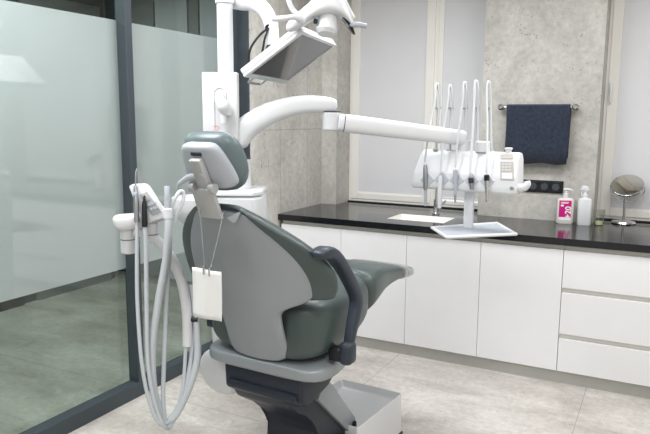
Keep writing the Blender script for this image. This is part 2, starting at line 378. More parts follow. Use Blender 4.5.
# ------------------------------------------------------------------ things on the wall and worktop
rl=aty(501,107.2,YW-.055); rr_=aty(575.5,107,YW-.055); rz=(rl.z+rr_.z)/2
t=thing('towel_rail',((rl.x+rr_.x)/2,YW,rz),'chrome towel rail with round ends on the concrete wall','towel rail')
MB().cyl((rl.x-.005,YW-.055,rz),(rr_.x+.005,YW-.055,rz),.009,n=16).obj('bar',CHROME,t)
for x in (rl.x,rr_.x):
    MB().lathe([(.001,0),(.02,0),(.02,.006),(.011,.012),(.011,.045),(.02,.05),(.02,.066),(.012,.074),(.001,.074)],(x,YW,rz),(0,-1,0)).obj('bracket',CHROME,t)
tl=aty(507,107,YW-.065).x; tr=aty(570.5,107,YW-.065).x; tb=aty(540,163.5,YW-.065).z
rings=[]; random.seed(3)
def towel_pt(u,s):   # s: 0 back bottom .. 1 front bottom
    L=[(YW-.041,rz-.34),(YW-.041,rz-.02),(YW-.045,rz+.008),(YW-.055,rz+.0125),(YW-.066,rz+.007),(YW-.071,rz-.02),(YW-.073,tb)]
    return L
prof=[(YW-.040,rz-.34),(YW-.041,rz-.02),(YW-.045,rz+.008),(YW-.055,rz+.0135),(YW-.066,rz+.008),(YW-.072,rz-.02),(YW-.073,rz-.15),(YW-.074,rz-.28),(YW-.075,tb)]
b=MB(); nx=26
G=[]
for i in range(nx+1):
    x=tl+(tr-tl)*i/nx
    G.append([b.bm.verts.new((x+(.004*math.sin(j*1.3)*(1 if i in(0,nx) else 0)),y-.002*math.sin(i*.9)*(j>5),z+(.004*math.sin(i*.5) if j in(0,len(prof)-1) else 0))) for j,(y,z) in enumerate(prof)])
for i in range(nx):
    for j in range(len(prof)-1): b.bm.faces.new((G[i][j],G[i+1][j],G[i+1][j+1],G[i][j+1]))
o=b.obj('towel',TOWEL,at=((tl+tr)/2,YW-.06,tb))
md=o.modifiers.new('solid','SOLIDIFY'); md.thickness=.006; md.offset=1 
tag(o,'dark navy terry towel hanging over the chrome rail','towel')

sx_0,sx_1,sz0,sz1=-.925,-.605,1.096,1.181
t=thing('power_outlet',((sx_0+sx_1)/2,YW,(sz0+sz1)/2),'black strip of four power sockets on the concrete wall','socket')
MB().bb(sx_0,sx_1,YW-.012,YW,sz0,sz1,bev=.003).obj('cover_frame',BLACKP,t,smooth=False)
dx=(sx_1-sx_0-.02)/4
for i in range(4):
    cx=sx_0+.01+dx*(i+.5); cz=(sz0+sz1)/2
    s=MB().bb(cx-.033,cx+.033,YW-.0155,YW-.011,cz-.034,cz+.034,bev=.002).obj('socket_insert',BLACKP,t,smooth=False)
    MB().lathe([(.021,0),(.0235,0),(.0235,.002),(.021,.002)],(cx,YW-.0155,cz),(0,-1,0)).obj('socket_ring',mat('grey_socket_ring',(70,74,80),.3),s)
    MB().cyl((cx,YW-.0155,cz),(cx,YW-.0168,cz),.004,n=10).obj('screw',STEEL,s)

def text_mesh(body,size,m,parent,mtx,name='lettering',ext=.0004):
    cu=bpy.data.curves.new(name,'FONT'); cu.body=body; cu.size=size; cu.align_x='CENTER'; cu.align_y='CENTER'; cu.extrude=ext; cu.offset=size*.02
    tmp=bpy.data.objects.new(name,cu); COL.objects.link(tmp); bpy.context.view_layer.update()
    me=bpy.data.meshes.new_from_object(tmp.evaluated_get(bpy.context.evaluated_depsgraph_get())); bpy.data.objects.remove(tmp)
    me.materials.clear(); me.materials.append(m)
    t=parent
    while t.parent: t=t.parent
    me.transform(t.matrix_basis.inverted()@mtx)
    o=bpy.data.objects.new(name,me); COL.objects.link(o); o.parent=parent; return o
def bottle(name,cx,cy,w_,d_,hs,ang,m,label,lab=False,pump='pump'):
    t=thing(name,(cx,cy,ZC),label,'bottle',None,ang)
    Mx=Matrix.Translation((cx,cy,ZC))@Matrix.Rotation(ang,4,'Z')
    b=MB(Mx)
    def rr(sw,sd,z,k=.35):
        pts=[]; n=24
        for i in range(n):
            a=2*math.pi*i/n; e=2/5
            pts.append((sw/2*math.copysign(abs(math.cos(a))**e,math.cos(a)),sd/2*math.copysign(abs(math.sin(a))**e,math.sin(a)),z))
        return pts
    b.loft([rr(w_*.9,d_*.9,0),rr(w_,d_,.006),rr(w_,d_,hs-.012),rr(w_*.93,d_*.93,hs-.003),rr(w_*.6,d_*.6,hs+.002),rr(.03,.03,hs+.004),rr(.03,.03,hs+.01)])
    b.obj('body',m,t)
    if pump=='pump':
        p=MB(Mx).lathe([(.001,0),(.017,0),(.017,.022),(.013,.026),(.006,.028),(.006,.045),(.001,.045)],(0,0,hs+.008))
        p.obj('pump_collar',WHITE,t)
        MB(Mx).tube([(-.016,0,hs+.058),(.0,0,hs+.06),(.03,-.004,hs+.058),(.042,-.006,hs+.048)],[.008,.01,.007,.005],10).obj('pump_head',WHITE,t)
    else:
        MB(Mx).lathe([(.001,0),(.016,0),(.016,.018),(.011,.022),(.010,.042),(.001,.042)],(0,0,hs+.008)).obj('pump_collar',WHITE,t)
        q=MB(Mx); q.prism([(-.034,-.011,hs+.055),(.012,-.011,hs+.045),(.026,-.011,hs+.058),(.012,-.011,hs+.082),(-.02,-.011,hs+.084)],(0,.022,0),bev=.004)
        q.obj('spray_head',WHITE,t)
        MB(Mx).tube([(-.018,0,hs+.05),(-.024,0,hs+.032),(-.018,0,hs+.012)],.004,8).obj('trigger',WHITE,t)
    if lab:
        l=MB(Mx).box((-.004,-d_/2-.0006,hs*.55),(w_*.74,.0012,hs*.80)); l=l.obj('label',PAPER,t,smooth=False)
        MB(Mx).box((-.004,-d_/2-.0014,hs*.60),(w_*.74,.0012,hs*.66)).obj('label_print',MAG,l,smooth=False)
        RX=Matrix.Rotation(math.pi/2,4,'X')
        text_mesh('+20',.052,PAPER,l,Mx@Matrix.Translation((w_*.16,-d_/2-.0024,hs*.46))@RX@Matrix.Rotation(math.pi/2,4,'Z'))
        for k,(ww,zz) in enumerate(((.05,.86),(.045,.82),(.018,.73))):
            MB(Mx).box((-.004-.028+ww/2,-d_/2-.0022,hs*zz),(ww,.0006,.004 if k<2 else .012)).obj('label_line',PAPER,l,smooth=False)
    return t
bottle('soap_bottle',-.574,4.595,.104,.055,.170,.25,BOTT,'translucent pump bottle with a bright magenta label on the worktop',True)
bottle('spray_bottle',-.452,4.585,.086,.06,.178,.2,WHITE,'plain white rectangular spray bottle right of the magenta labelled bottle',False,'spray')
gx,gy=-.362,4.63
t=thing('drinking_glass',(gx,gy,ZC),'clear tumbler holding a little pale yellow liquid beside the spray bottle','glass')
MB().lathe([(.001,.0),(.026,0),(.036,.105),(.0345,.105),(.0248,.004),(.001,.004)],(gx,gy,ZC)).obj('tumbler',glass_mat('tumbler_glass',(249,250,248),.09),t)
MB().lathe([(.001,.0045),(.0245,.0045),(.0265,.026),(.001,.026)],(gx,gy,ZC)).obj('liquid',SOAP,t)

mx,my=-.222,4.79
t=thing('table_mirror',(mx,my,ZC),'round chrome makeup mirror on a thin stand by the window','mirror')
MB().lathe([(.001,0),(.075,0),(.078,.006),(.072,.016),(.02,.022),(.001,.022)],(mx,my,ZC)).obj('base',CHROME,t)
MB().cyl((mx,my,ZC+.012),(mx,my,ZC+.19),.008,n=12).obj('stem',STEEL,t)
mc=Vector((mx+.008,my-.01,ZC+.255)); ax=Vector((-.05,-.63,.78)).normalized()
q=Vector((0,0,1)).rotation_difference(ax)
MB().lathe([(.001,-.004),(.096,-.004),(.103,0),(.103,.008),(.098,.012),(.001,.010)],mc,ax,48).obj('rim',CHROME,t)
MB().lathe([(.001,.0125),(.05,.0125),(.0955,.0125),(.0955,.0105),(.001,.0105)],mc,ax,48).obj('mirror_disc',MIRROR,t)
MB().tube([mc+Vector((.105,.002,0)),mc+Vector((.10,.012,-.045)),mc+Vector((.07,.014,-.082)),mc+Vector((.03,.012,-.10)),mc+Vector((0,.01,-.105)),mc+Vector((-.03,.012,-.10)),mc+Vector((-.07,.014,-.082)),mc+Vector((-.10,.012,-.045)),mc+Vector((-.105,.002,0))],.0028,8).obj('yoke',CHROME,t)
MB().cyl((mx,my,ZC+.15),(mx+.003,my+.002,ZC+.16),.008,n=10).obj('knuckle',CHROME,t)

# ------------------------------------------------------------------ dental chair
AL=math.radians(3.0); PC=Vector((-1.33,1.985,0))
CH=Matrix.Translation(PC)@Matrix.Rotation(-AL,4,'Z')      # local x = to its right, y = towards the feet, z = up
chair=thing('dental_chair',PC,'raised dental chair with dark green upholstery, grey back shell and white base','dental chair',None,-AL)
U=Vector((0,-.344,.939)); NF=Vector((0,.939,.344)); B0=Vector((0,0,.70))
fw=lambda x: 1.1*x*x
def SP(x,h,o): return B0+U*h+NF*o+Vector((x,0,0))
def C(mb): mb.M=CH; return mb
def interp(tab,x):
    for (a,b),(c,d) in zip(tab,tab[1:]):
        if x<=c: return b+(d-b)*(x-a)/(c-a)
    return tab[-1][1]
# back shell
rows=[(-.014,.10),(-.006,.130),(.02,.143),(.08,.139),(.15,.140),(.185,.143),(.207,.153),(.222,.18),(.232,.222),(.242,.256),(.27,.274),(.31,.277),(.37,.268),(.43,.246),(.5,.206),(.56,.158),(.592,.128),(.608,.108),(.616,.085)]
rings=[]; n=15
for h,wd in rows:
    back=[SP(wd*(2*k/(n-1)-1),h,fw(wd*(2*k/(n-1)-1))+(.007 if k in(0,n-1) else 0)) for k in range(n)]
    front=[SP(wd*.985*(1-2*k/(n-1)),h,fw(wd*(1-2*k/(n-1)))+.026) for k in range(n)]
    rings.append(back+front)
C(MB().loft(rings)).obj('back_shell',SHELLG,chair,sub=1)
# back cushion
wtab=[(.235,.348),(.26,.368),(.305,.378),(.362,.374),(.433,.345),(.508,.276),(.56,.205),(.59,.168),(.618,.136),(.632,.106)]
rings=[]
ctab=[(.235,.066),(.262,.07),(.43,.07),(.508,.06),(.56,.05),(.59,.042),(.618,.038),(.632,.036)]
ttab=[(.235,.032),(.262,.05),(.43,.052),(.508,.045),(.56,.036),(.59,.028),(.618,.018),(.632,.008)]
wtab=[(.235,.325),(.26,.34),(.305,.347),(.362,.335),(.433,.30),(.508,.238),(.56,.182),(.59,.15),(.612,.122),(.622,.10)]
for h in (.235,.242,.262,.305,.362,.433,.508,.56,.59,.618,.632):
    wd=interp(wtab,h); th=interp(ttab,h); co=interp(ctab,h); n=32; ring=[]
    for i in range(n):
        a=2*math.pi*i/n; e=.62
        x=wd*math.copysign(abs(math.cos(a))**e,math.cos(a)); o=th*math.copysign(abs(math.sin(a))**.8,math.sin(a))
        ring.append(SP(x,h,fw(x)*1.05-.002+(co+.002)*max(0,1-(x/wd)**4)-o))
    rings.append(ring)
C(MB().loft(rings)).obj('back_cushion',GREEN,chair,sub=1)
# seat cushion
def sring(s,hw,z0,z1,n=32,e=.45,ez=.62,crown=0):
    r=[]
    for i in range(n):
        a=2*math.pi*i/n
        x=hw*math.copysign(abs(math.cos(a))**e,math.cos(a)); zz=math.copysign(abs(math.sin(a))**ez,math.sin(a))
        r.append((x,s,(z0+z1)/2+(z1-z0)/2*zz+(crown*(1-(x/hw)**2) if zz>0 else 0)))
    return r
C(MB().loft([sring(.012,.17,.735,.88),sring(.016,.205,.708,.915),sring(.035,.245,.698,.935),(sring(.07,.268,.693,.945)),sring(.12,.277,.69,.95),sring(.25,.277,.69,.955),sring(.38,.268,.702,.962),sring(.455,.256,.735,.966),sring(.475,.24,.76,.95)])).obj('seat_cushion',GREEN,chair,sub=1)
# grey tray under the seat cushion
C(MB().loft([sring(.002,.18,.642,.680,ez=.45),sring(.008,.22,.634,.684,ez=.4),sring(.035,.265,.626,.688,ez=.35),sring(.09,.285,.62,.696,ez=.35),sring(.22,.28,.62,.70,ez=.35),sring(.31,.25,.632,.71,ez=.4),sring(.37,.20,.66,.74,ez=.5)])).obj('seat_tray',SHELLG,chair,sub=1)
# leg rest
C(MB().loft([sring(.482,.235,.78,.95),sring(.50,.252,.752,.965),sring(.58,.248,.785,.966),sring(.655,.232,.80,.955),sring(.74,.21,.806,.936),sring(.86,.186,.806,.908),sring(1.0,.165,.80,.878),sring(1.06,.158,.80,.862),sring(1.075,.14,.81,.85)])).obj('leg_rest',GREEN,chair,sub=1)
C(MB().loft([sring(.93,.182,.802,.898),sring(1.1,.16,.785,.862),sring(1.2,.150,.772,.838),sring(1.225,.12,.778,.826)])).obj('foot_cover',CLEARP,chair,sub=1)
# motor housing under the seat
m=MB(); m.prism([(-.165,0.015,.640),(-.165,.02,.54),(-.165,.065,.515),(-.165,.22,.545),(-.165,.36,.64)],(.365,0,0),bev=.012,seg=3); C(m).obj('motor_housing',NAVY,chair)
m=MB(); m.prism([(-.145,.004,.575),(-.145,.004,.548),(-.145,.055,.512),(-.145,.10,.512),(-.145,.1,.58)],(.325,0,0),bev=.006,seg=2); C(m).obj('access_cover',NAVY,chair)
# lifting arm and base
prof=[(.02,.55),(.06,.49),(.11,.458),(.17,.42),(.22,.375),(.26,.335),(.285,.285),(.28,.22),(.25,.14),(.235,.03),(.62,.03),(.60,.12),(.56,.18),(.5,.235),(.43,.325),(.35,.395),(.29,.435),(.235,.465),(.22,.55)]
m=MB(); m.prism([(-.14,s,z) for s,z in prof],(.262,0,0),bev=.01,seg=3); C(m).obj('lifting_arm',NAVY,chair)
m=MB(); m.prism([(.110,.30,.54),(.110,.235,.465),(.110,.5,.215),(.110,.60,.17),(.110,.56,.26),(.110,.36,.48)],(.03,0,0),bev=.004); C(m).obj('arm_side_cover',SHELLG,chair)
C(MB().cyl((.14,.545,.235),(.15,.545,.235),.012,n=12)).obj('pivot_bolt',BLACKP,chair)
m=MB(); m.bb(-.20,.19,.22,.60,.0,.12,bev=.02); m.bb(.03,.188,.40,.58,.1,.20,bev=.02); C(m).obj('base_pedestal',NAVY,chair)
# white scooped base cover
m=MB(); m.bb(-.172,.188,.50,.985,.015,.25,bev=.0)
bm=m.bm; bm.faces.ensure_lookup_table()
top=max(bm.faces,key=lambda f:f.calc_center_median().z)
r=bmesh.ops.inset_individual(bm,faces=[top],thickness=.022)
for v in top.verts:
    v.co.z -= .12 if v.co.y<.7 else .065
for v in bm.verts:
    if v.co.y>.9 and v.co.z>.2: v.co.z-=.022
    if v.co.y>.9 and v.co.z>.1: v.co.x*=.97
C(m).obj('base_cover',WHITE,chair,bevel=.008)
C(MB().bb(-.18,.195,.50,.99,0,.02,bev=.006)).obj('base_foot',BLACKP,chair)
# armrests, one each side
def armrest(sg):
    path=[((-.075,1.142),.022,.032),((-.04,1.152),.026,.034),((.015,1.134),.026,.032),((.075,1.084),.025,.028),((.135,1.02),.025,.026),((.19,.955),.029,.025),((.213,.915),.034,.025),((.188,.865),.029,.023),((.16,.80),.022,.021),((.138,.73),.019,.02)]
    rings=[]
    for i,((s,z),hw,ht) in enumerate(path):
        a=path[max(i-1,0)][0]; c=path[min(i+1,len(path)-1)][0]
        t_=Vector((0,c[0]-a[0],c[1]-a[1])).normalized(); nrm=Vector((0,-t_.z,t_.y))
        cx=.325*sg
        rings.append([Vector((cx,s,z))+Vector((1,0,0))*ht*math.copysign(abs(math.cos(q))**.6,math.cos(q))+nrm*hw*.85*math.copysign(abs(math.sin(q))**.6,math.sin(q)) for q in [2*math.pi*k/16 for k in range(16)]])
    e0=[Vector((.325*sg,-.088,1.137))+(v-Vector((.325*sg,-.075,1.142)))*.6 for v in rings[0]]
    a=C(MB().loft([e0]+rings)).obj('armrest',SLATE,chair,sub=1)
    m=MB(); m.box((.33*sg,.132,.735),(.05,.066,.085),bev=.018,seg=3); C(m).obj('armrest_hinge',SLATE,a)
    m=MB(); m.box((.285*sg,.13,.725),(.05,.05,.05),bev=.008); C(m).obj('armrest_pin',BLACKP,a)
armrest(1)
m=MB(); m.box((-.305,.13,.76),(.05,.06,.06),bev=.012,seg=3); C(m).obj('armrest_socket',SLATE,chair)
# headrest
def tilt(rec,x0): 
    a=math.radians(rec); return Vector((0,-math.sin(a),math.cos(a))),Vector((0,math.cos(a),math.sin(a)))
Hu,Hn=tilt(27,0); H0=Vector((0,-.275,1.372))
def HP(x,h,o): return H0+Hu*h+Hn*o+Vector((x,0,0))
def plate(w0,w1,h0,h1,o0,o1,bev):
    m=MB(); m.prism([HP(-w0,h0,o0),HP(w0,h0,o0),HP(w1,h1,o0),HP(-w1,h1,o0)],Hn*(o1-o0),bev=bev,seg=3); return m
rings=[]
for h,wd,th in ((-.062,.06,.02),(-.052,.088,.034),(-.01,.114,.048),(.05,.118,.052),(.1,.112,.048),(.135,.094,.036),(.15,.062,.018)):
    ring=[]
    for i in range(28):
        a=2*math.pi*i/28
        x=wd*math.copysign(abs(math.cos(a))**.7,math.cos(a)); o=th*math.copysign(abs(math.sin(a))**.8,math.sin(a))
        ring.append(HP(x,h,.092+1.0*x*x-o))
    rings.append(ring)
hc=C(MB().loft(rings)).obj('headrest_cushion',HEADG,chair,sub=1)
rings=[]
for h,wd in ((-.026,.085),(-.018,.106),(.01,.110),(.07,.096),(.122,.079),(.137,.058)):
    ring=[]
    for i in range(28):
        a=2*math.pi*i/28
        x=wd*math.copysign(abs(math.cos(a))**.5,math.cos(a)); o=.022*math.copysign(abs(math.sin(a))**.8,math.sin(a))
        ring.append(HP(x,h,.045+1.0*x*x-o))
    rings.append(ring)
hs_=C(MB().loft(rings)).obj('headrest_shell',SILV,chair,sub=1)
C(plate(.022,.022,.103,.115,.020,.030,.002)).obj('release_slot',NAVY,hs_)
C(plate(.027,.024,-.01,.098,.0,.024,.006)).obj('headrest_bar',BRKT,chair)
C(MB().cyl(HP(.012,.04,-.004),HP(.012,.04,.004),.011,n=20)).obj('headrest_button',SILV,chair)
C(MB().tube([HP(-.02,.032,.012),HP(-.05,.03,.005),HP(-.085,.014,-.01),HP(-.098,-.004,-.016)],[.012,.011,.008,.004],10)).obj('headrest_lever',SILV,chair)
for sx in (-.042,.042): C(MB().cyl(H0+Vector((sx-.010,0,-.004)),H0+Vector((sx+.010,0,-.004)),.017,n=20)).obj('hinge_knuckle',BRKT,chair)
p0=Vector((0,-.232,1.262)); p1=H0+Vector((0,0,-.012))
m=MB(); m.prism([p0+Vector((-.048,-.008,0)),p0+Vector((.048,-.008,0)),p1+Vector((.045,-.008,0)),p1+Vector((-.045,-.008,0))],(0,.016,0),bev=.003); C(m).obj('headrest_bracket',BRKT,chair)
m=MB(); m.prism([Vector((.055,-.226,1.265)),Vector((.105,-.226,1.29)),Vector((.085,-.226,1.25))],(0,.02,0),bev=.003); C(m).obj('bracket_tab',SILV,chair)
# white link block joining chair and unit
m=MB(); m.loft([[(x,s,z) for x,s,z in ((-.40,y,.43+k),(-.30,y,.40+k),(-.20,y,.42+k),(-.20,y,.60),(-.36,y,.63),(-.425,y,.56))] for y,k in ((.13,.03),(.16,0),(.40,0),(.45,.03))])
C(m).obj('unit_link',WHITE,chair,sub=2)

# bib on a chain
def tC(px,py,t):    # point on the chair's long plane
    v=ray(px,py); vl=CH.to_3x3().inverted()@v; c=CH.inverted()@EYEV; k=(t-c.x)/vl.x; return c+vl*k
bib=thing('dental_bib',CH@Vector((0,-.27,.9)),'folded white paper bib hanging from a chain behind the chair back','bib')
def bp(x,z): return Vector((x, -.262+.35*(1.26-z)*0.62, z))
def pl(px,py):   # vertical sheet hanging just behind the shell
    v=ray(px,py); vl=CH.to_3x3().inverted()@v; c=CH.inverted()@EYEV; k=(-.262-c.y)/vl.y; return c+vl*k
A,Bp,Cp,Dp=pl(192.5,267),pl(221,272),pl(220.5,322),pl(193,316)
b=MB(); nu,nv=8,12; G=[]
for i in range(nu+1):
    for j in range(nv+1):
        u,v=i/nu,j/nv; p=(A*(1-u)+Bp*u)*(1-v)+(Dp*(1-u)+Cp*u)*v
        p=p+Vector((0,.004*math.sin(u*7+v*2)+.006*v*u,0)); G.append(b.bm.verts.new(p))
for i in range(nu):
    for j in range(nv): b.bm.faces.new((G[i*(nv+1)+j],G[(i+1)*(nv+1)+j],G[(i+1)*(nv+1)+j+1],G[i*(nv+1)+j+1]))
sh=C(b).obj('bib_sheet',PAPER,bib); md=sh.modifiers.new('solid','SOLIDIFY'); md.thickness=.003
t1,t2=pl(200.5,208),pl(224,213); e1,e2=pl(204.8,266),pl(210.5,268)
w1_,w2_=pl(198,180)+Vector((0,.0,0)),pl(220,182)
def beads(a,b_,sag,n):
    m=MB()
    for k in range(n):
        u=k/(n-1); p=a.lerp(b_,u)+Vector((0,0,-sag*4*u*(1-u))); m.sphere(p,.0023,6)
    m.tube([a.lerp(b_,u/6)+Vector((0,0,-sag*4*u/6*(1-u/6))) for u in range(7)],.0011,6,False)
    return m
for a,e,n in ((t1,e1,44),(t2,e2,44)):
    C(beads(a+Vector((0,-.004,0)),e,.006,n)).obj('chain',STEEL,bib)
for e in (e1,e2):
    m=MB(); m.box(e+Vector((0,-.004,-.012)),(.006,.01,.034),bev=.002); m.cyl(e+Vector((-.006,-.004,-.002)),e+Vector((.006,-.004,-.002)),.004,n=10); C(m).obj('clip',CHROME,bib)

# ------------------------------------------------------------------ dental unit: body, column, arm
uc=atd(238,170,3.0)
unit=thing('dental_unit',(uc.x,uc.y,.45),'white dental unit with column and curved arm standing behind the chair','dental unit')
ux,uy=uc.x,uc.y
bx0=ux-.20; bx1=ux+.135
UR=Matrix.Rotation(YAW,4,'Z')
def UF(mb): mb.M=Matrix.Translation((ux,uy,0))@UR; return mb
m=MB(); m.loft([[(x*sw+dx,y*sd,z) for x,y in ((-.14,-.13),(.10,-.15),(.135,-.10),(.135,.13),(-.14,.13))] for z,sw,sd,dx in ((.50,.8,.8,0),(.9,.95,.95,0),(1.1,.97,1,0),(1.235,.88,.96,0),(1.25,.86,.95,0))])
UF(m).obj('unit_body',WHITE,unit,bevel=.012)
m=MB(); m.loft([[(x*k,y*k,z) for x,y in ((-.15,-.14),(.09,-.155),(.128,-.10),(.128,.14),(-.15,.14))] for z,k in ((1.252,.93),(1.268,.93),(1.274,.90))]); UF(m).obj('unit_lid',WHITE2,unit,bevel=.004)
# bowl side, left of the body
m=MB(); m.loft([sring(0,.001,0,.001)]) if False else None
m=MB(); m.lathe([(.001,1.11),(.06,1.115),(.10,1.15),(.112,1.20),(.112,1.235),(.104,1.238),(.09,1.20),(.05,1.17),(.001,1.165)],(-.185,-.04,0),None,32); UF(m).obj('cuspidor_bowl',WHITE,unit)
m=MB(); m.bb(-.2,-.05,-.03,.05,1.12,1.2,bev=.02,seg=3); UF(m).obj('bowl_support',WHITE,unit)
# arm column and curved arm
UF(MB().lathe([(.001,1.275),(.06,1.275),(.058,1.41),(.001,1.41)],(0,0,0))).obj('arm_column',WHITE2,unit)
UF(MB().lathe([(.001,1.41),(.0595,1.41),(.0595,1.414),(.001,1.414)],(0,0,0))).obj('column_ring',SLATE,unit)
def armring(c,t,hw,hh,n=20):
    t=Vector(t).normalized(); side=t.cross(Vector((0,0,1))).normalized(); up=side.cross(t)
    return [Vector(c)+side*hw*math.copysign(abs(math.cos(a))**.7,math.cos(a))+up*hh*math.copysign(abs(math.sin(a))**.7,math.sin(a)) for a in [2*math.pi*k/n for k in range(n)]]
D0,D1=3.0,3.0
J=aty(331,106,3.0)
cl=[(234,148,3.0,.060),(238,136,3.0,.060),(250,124,2.99,.054),(270,112,2.98,.05),(292,105.5,2.98,.044),(312,103.5,2.98,.040),(328,105,2.99,.038),(338,106.5,2.99,.033)]
pts=[atd(a,b_,d) for a,b_,d,_ in cl]
m=MB(); rings=[]
for i,p in enumerate(pts):
    t_=pts[min(i+1,len(pts)-1)]-pts[max(i-1,0)]
    if i==0: t_=Vector((0.15,0.05,1))
    rings.append(armring(p,t_,cl[i][3]*.9,cl[i][3]))
m.loft(rings)
m.obj('curved_arm',WHITE2,unit,sub=1)
jt=atd(331.5,112,2.99); jb=atd(331.5,130.5,2.99)
MB().cyl(jt,Vector((jt.x,jt.y,jb.z)),.042,.038,n=32).obj('arm_joint',WHITE2,unit,bevel=.006)
jm=Vector((jt.x,jt.y,(jt.z+jb.z)/2))
MB().cyl(Vector((jt.x,jt.y,jt.z)),Vector((jt.x,jt.y,jt.z+.003)),.0425,n=32).obj('joint_ring',SLATE,unit)
CC=Vector((-.815,3.10,1.36))    # console centre
ce=atd(467,138.5,3.1)
a0=jm+Vector((.03,0,-.004)); rings=[]
for u,hh in ((0,.034),(.01,.04),(.06,.043),(.5,.040),(.97,.037),(1,.036)):
    p=a0.lerp(ce,u); rings.append(armring(p,ce-a0,.033,hh))
MB().loft(rings).obj('straight_arm',WHITE2,unit,sub=1)
dd=(ce-a0).normalized()
m=MB(); m.loft([armring(a0+dd*.028,dd,.0338,.0415),armring(a0+dd*.031,dd,.0338,.0418)]); m.obj('joint_seam',SLATE,unit)
# pole with the upper tube
pb=atd(226.5,120,3.02); px_,py_=pb.x,pb.y
ptop=atd(227,2,3.02)
MB().cyl((px_,py_,1.25),(px_,py_,2.14),.036,n=28).obj('pole',WHITE2,unit)
MB().lathe([(.001,0),(.042,0),(.042,.03),(.001,.03)],(px_,py_,2.105)).obj('pole_cap',WHITE2,unit)
q=[(px_,py_,2.14),atd(240,2,2.98),atd(254,3.5,2.96),atd(265,11,2.95),atd(271,25,2.95),atd(272.5,48,2.95)]
q[0]=atd(230,0,3.02)
tb_=MB().tube(q,[.036,.036,.036,.034,.032,.030],20,True,8).obj('upper_tube',WHITE2,unit)
m=MB(); hp=atd(268.5,28,2.93); m.lathe([(.001,0),(.016,0),(.016,.008),(.001,.008)],hp,(-ray(268.5,28)).normalized(),20); m.obj('cable_grommet',BLACKP,tb_)
g1=atd(268.5,28,2.92)
MB().tube([g1,atd(259,36,2.9),atd(250,50,2.9),atd(249,66,2.93)],.0055,8).obj('cable',BLACKP,unit)
MB().tube([g1,atd(264.5,40,2.92),atd(261.5,57,2.95)],.005,8).obj('cable',BLACKP,unit)
# box on the pole
pc=atd(221,106.5,2.94)
BM_=Matrix.Translation(pc)@Matrix.Rotation(YAW-.02,4,'Z')
m=MB(BM_); m.box((0,0,0),(.158,.055,.30),bev=.006,seg=3); bx=m.obj('pole_box',WHITE,unit)
m=MB(BM_); m.tube([(-.026,-.028,-.085),(-.026,-.028,.055),(-.018,-.028,.075),(.0,-.028,.084),(.018,-.028,.075),(.026,-.028,.055),(.026,-.028,.0)],.0045,8,True,4); m.obj('box_groove',WHITE2,bx)
m=MB(BM_); m.tube([(.004,-.03,.045),(.004,-.055,.03),(.022,-.062,.0),(.03,-.05,-.03)],[.016,.022,.03,.022],12); m.box((.03,-.05,-.02),(.05,.045,.045),bev=.012); m.tube([(.02,-.055,-.03),(.02,-.057,-.075)],[.016,.013],12,False); m.obj('water_tap',WHITE,bx)
m=MB(BM_)
for k in range(5):
    a=2*math.pi*k/5; m.box((-.016+.009*math.cos(a),-.0284,-.095+.009*math.sin(a)),(.007,.001,.006))
m.obj('printed_mark',RED,bx,smooth=False)
m=MB(BM_)
for k in range(4): m.box((-.058+.011*k,-.0284,-.128),(.007,.001,.008))
m.obj('printed_mark',BLUE,bx,smooth=False)

# ------------------------------------------------------------------ monitor
mc_=Vector((-1.585,2.705,1.868)); mu=Vector((.261,.047,.18)).normalized(); mv=Vector((-.085,.49,-.004)); mv=(mv-mu*mv.dot(mu)).normalized(); mn=-mu.cross(mv)
MM=Matrix(((mu.x,mv.x,mn.x,mc_.x),(mu.y,mv.y,mn.y,mc_.y),(mu.z,mv.z,mn.z,mc_.z),(0,0,0,1)))   # local x up the short side, y along, z = screen side
mon=thing('monitor',mc_,'white framed monitor with a dark screen tilted down above the chair','monitor')
W2,H2=.165,.252
m=MB(MM); m.bb(-W2,W2,-H2,H2,-.035,-.004,bev=.008); m.obj('housing',WHITE,mon)
m=MB(MM); 
m.bb(-W2,W2,-H2,-H2+.028,-.006,.006,bev=.003); m.bb(-W2,W2,H2-.014,H2,-.006,.006,bev=.003); m.bb(W2-.016,W2,-H2+.028,H2-.014,-.006,.006,bev=.003)
m.obj('bezel',WHITE,mon)
MB(MM).bb(-W2,-W2+.024,-H2+.028,H2-.014,-.006,.005,bev=.002).obj('lower_bezel',PALEG,mon)
MB(MM).bb(-W2+.024,W2-.016,-H2+.028,H2-.014,-.005,.001).obj('screen',SCREEN,mon,smooth=False)
m=MB(MM); m.tube([(-W2+.004,-H2+.11,0),(-W2-.030,-H2+.115,0),(-W2-.036,-H2+.14,0),(-W2-.036,-H2+.23,0),(-W2-.030,-H2+.255,0),(-W2+.004,-H2+.26,0)],.006,8); m.obj('handle',STEEL,mon)
tend=atd(272.5,48,2.95)
m=MB(); m.tube([tend+Vector((0,0,.02)),tend+Vector((0,0,-.03)),mc_-mn*.03],[.026,.026,.03],14,True); m.obj('mount',BLACKP,mon)

# ------------------------------------------------------------------ operating lamp
lc=atd(325,15,2.72)
lamp=thing('operating_lamp',lc,'white arched dental operating lamp with handles above the monitor','lamp')
LM=Matrix.Translation(lc)@Matrix.Rotation(YAW,4,'Z')      # local x right, y away, z up
px1=2.72/F
def LP(px,py,o=0): return Vector(((px-325)*px1, o, -(py-15)*px1))
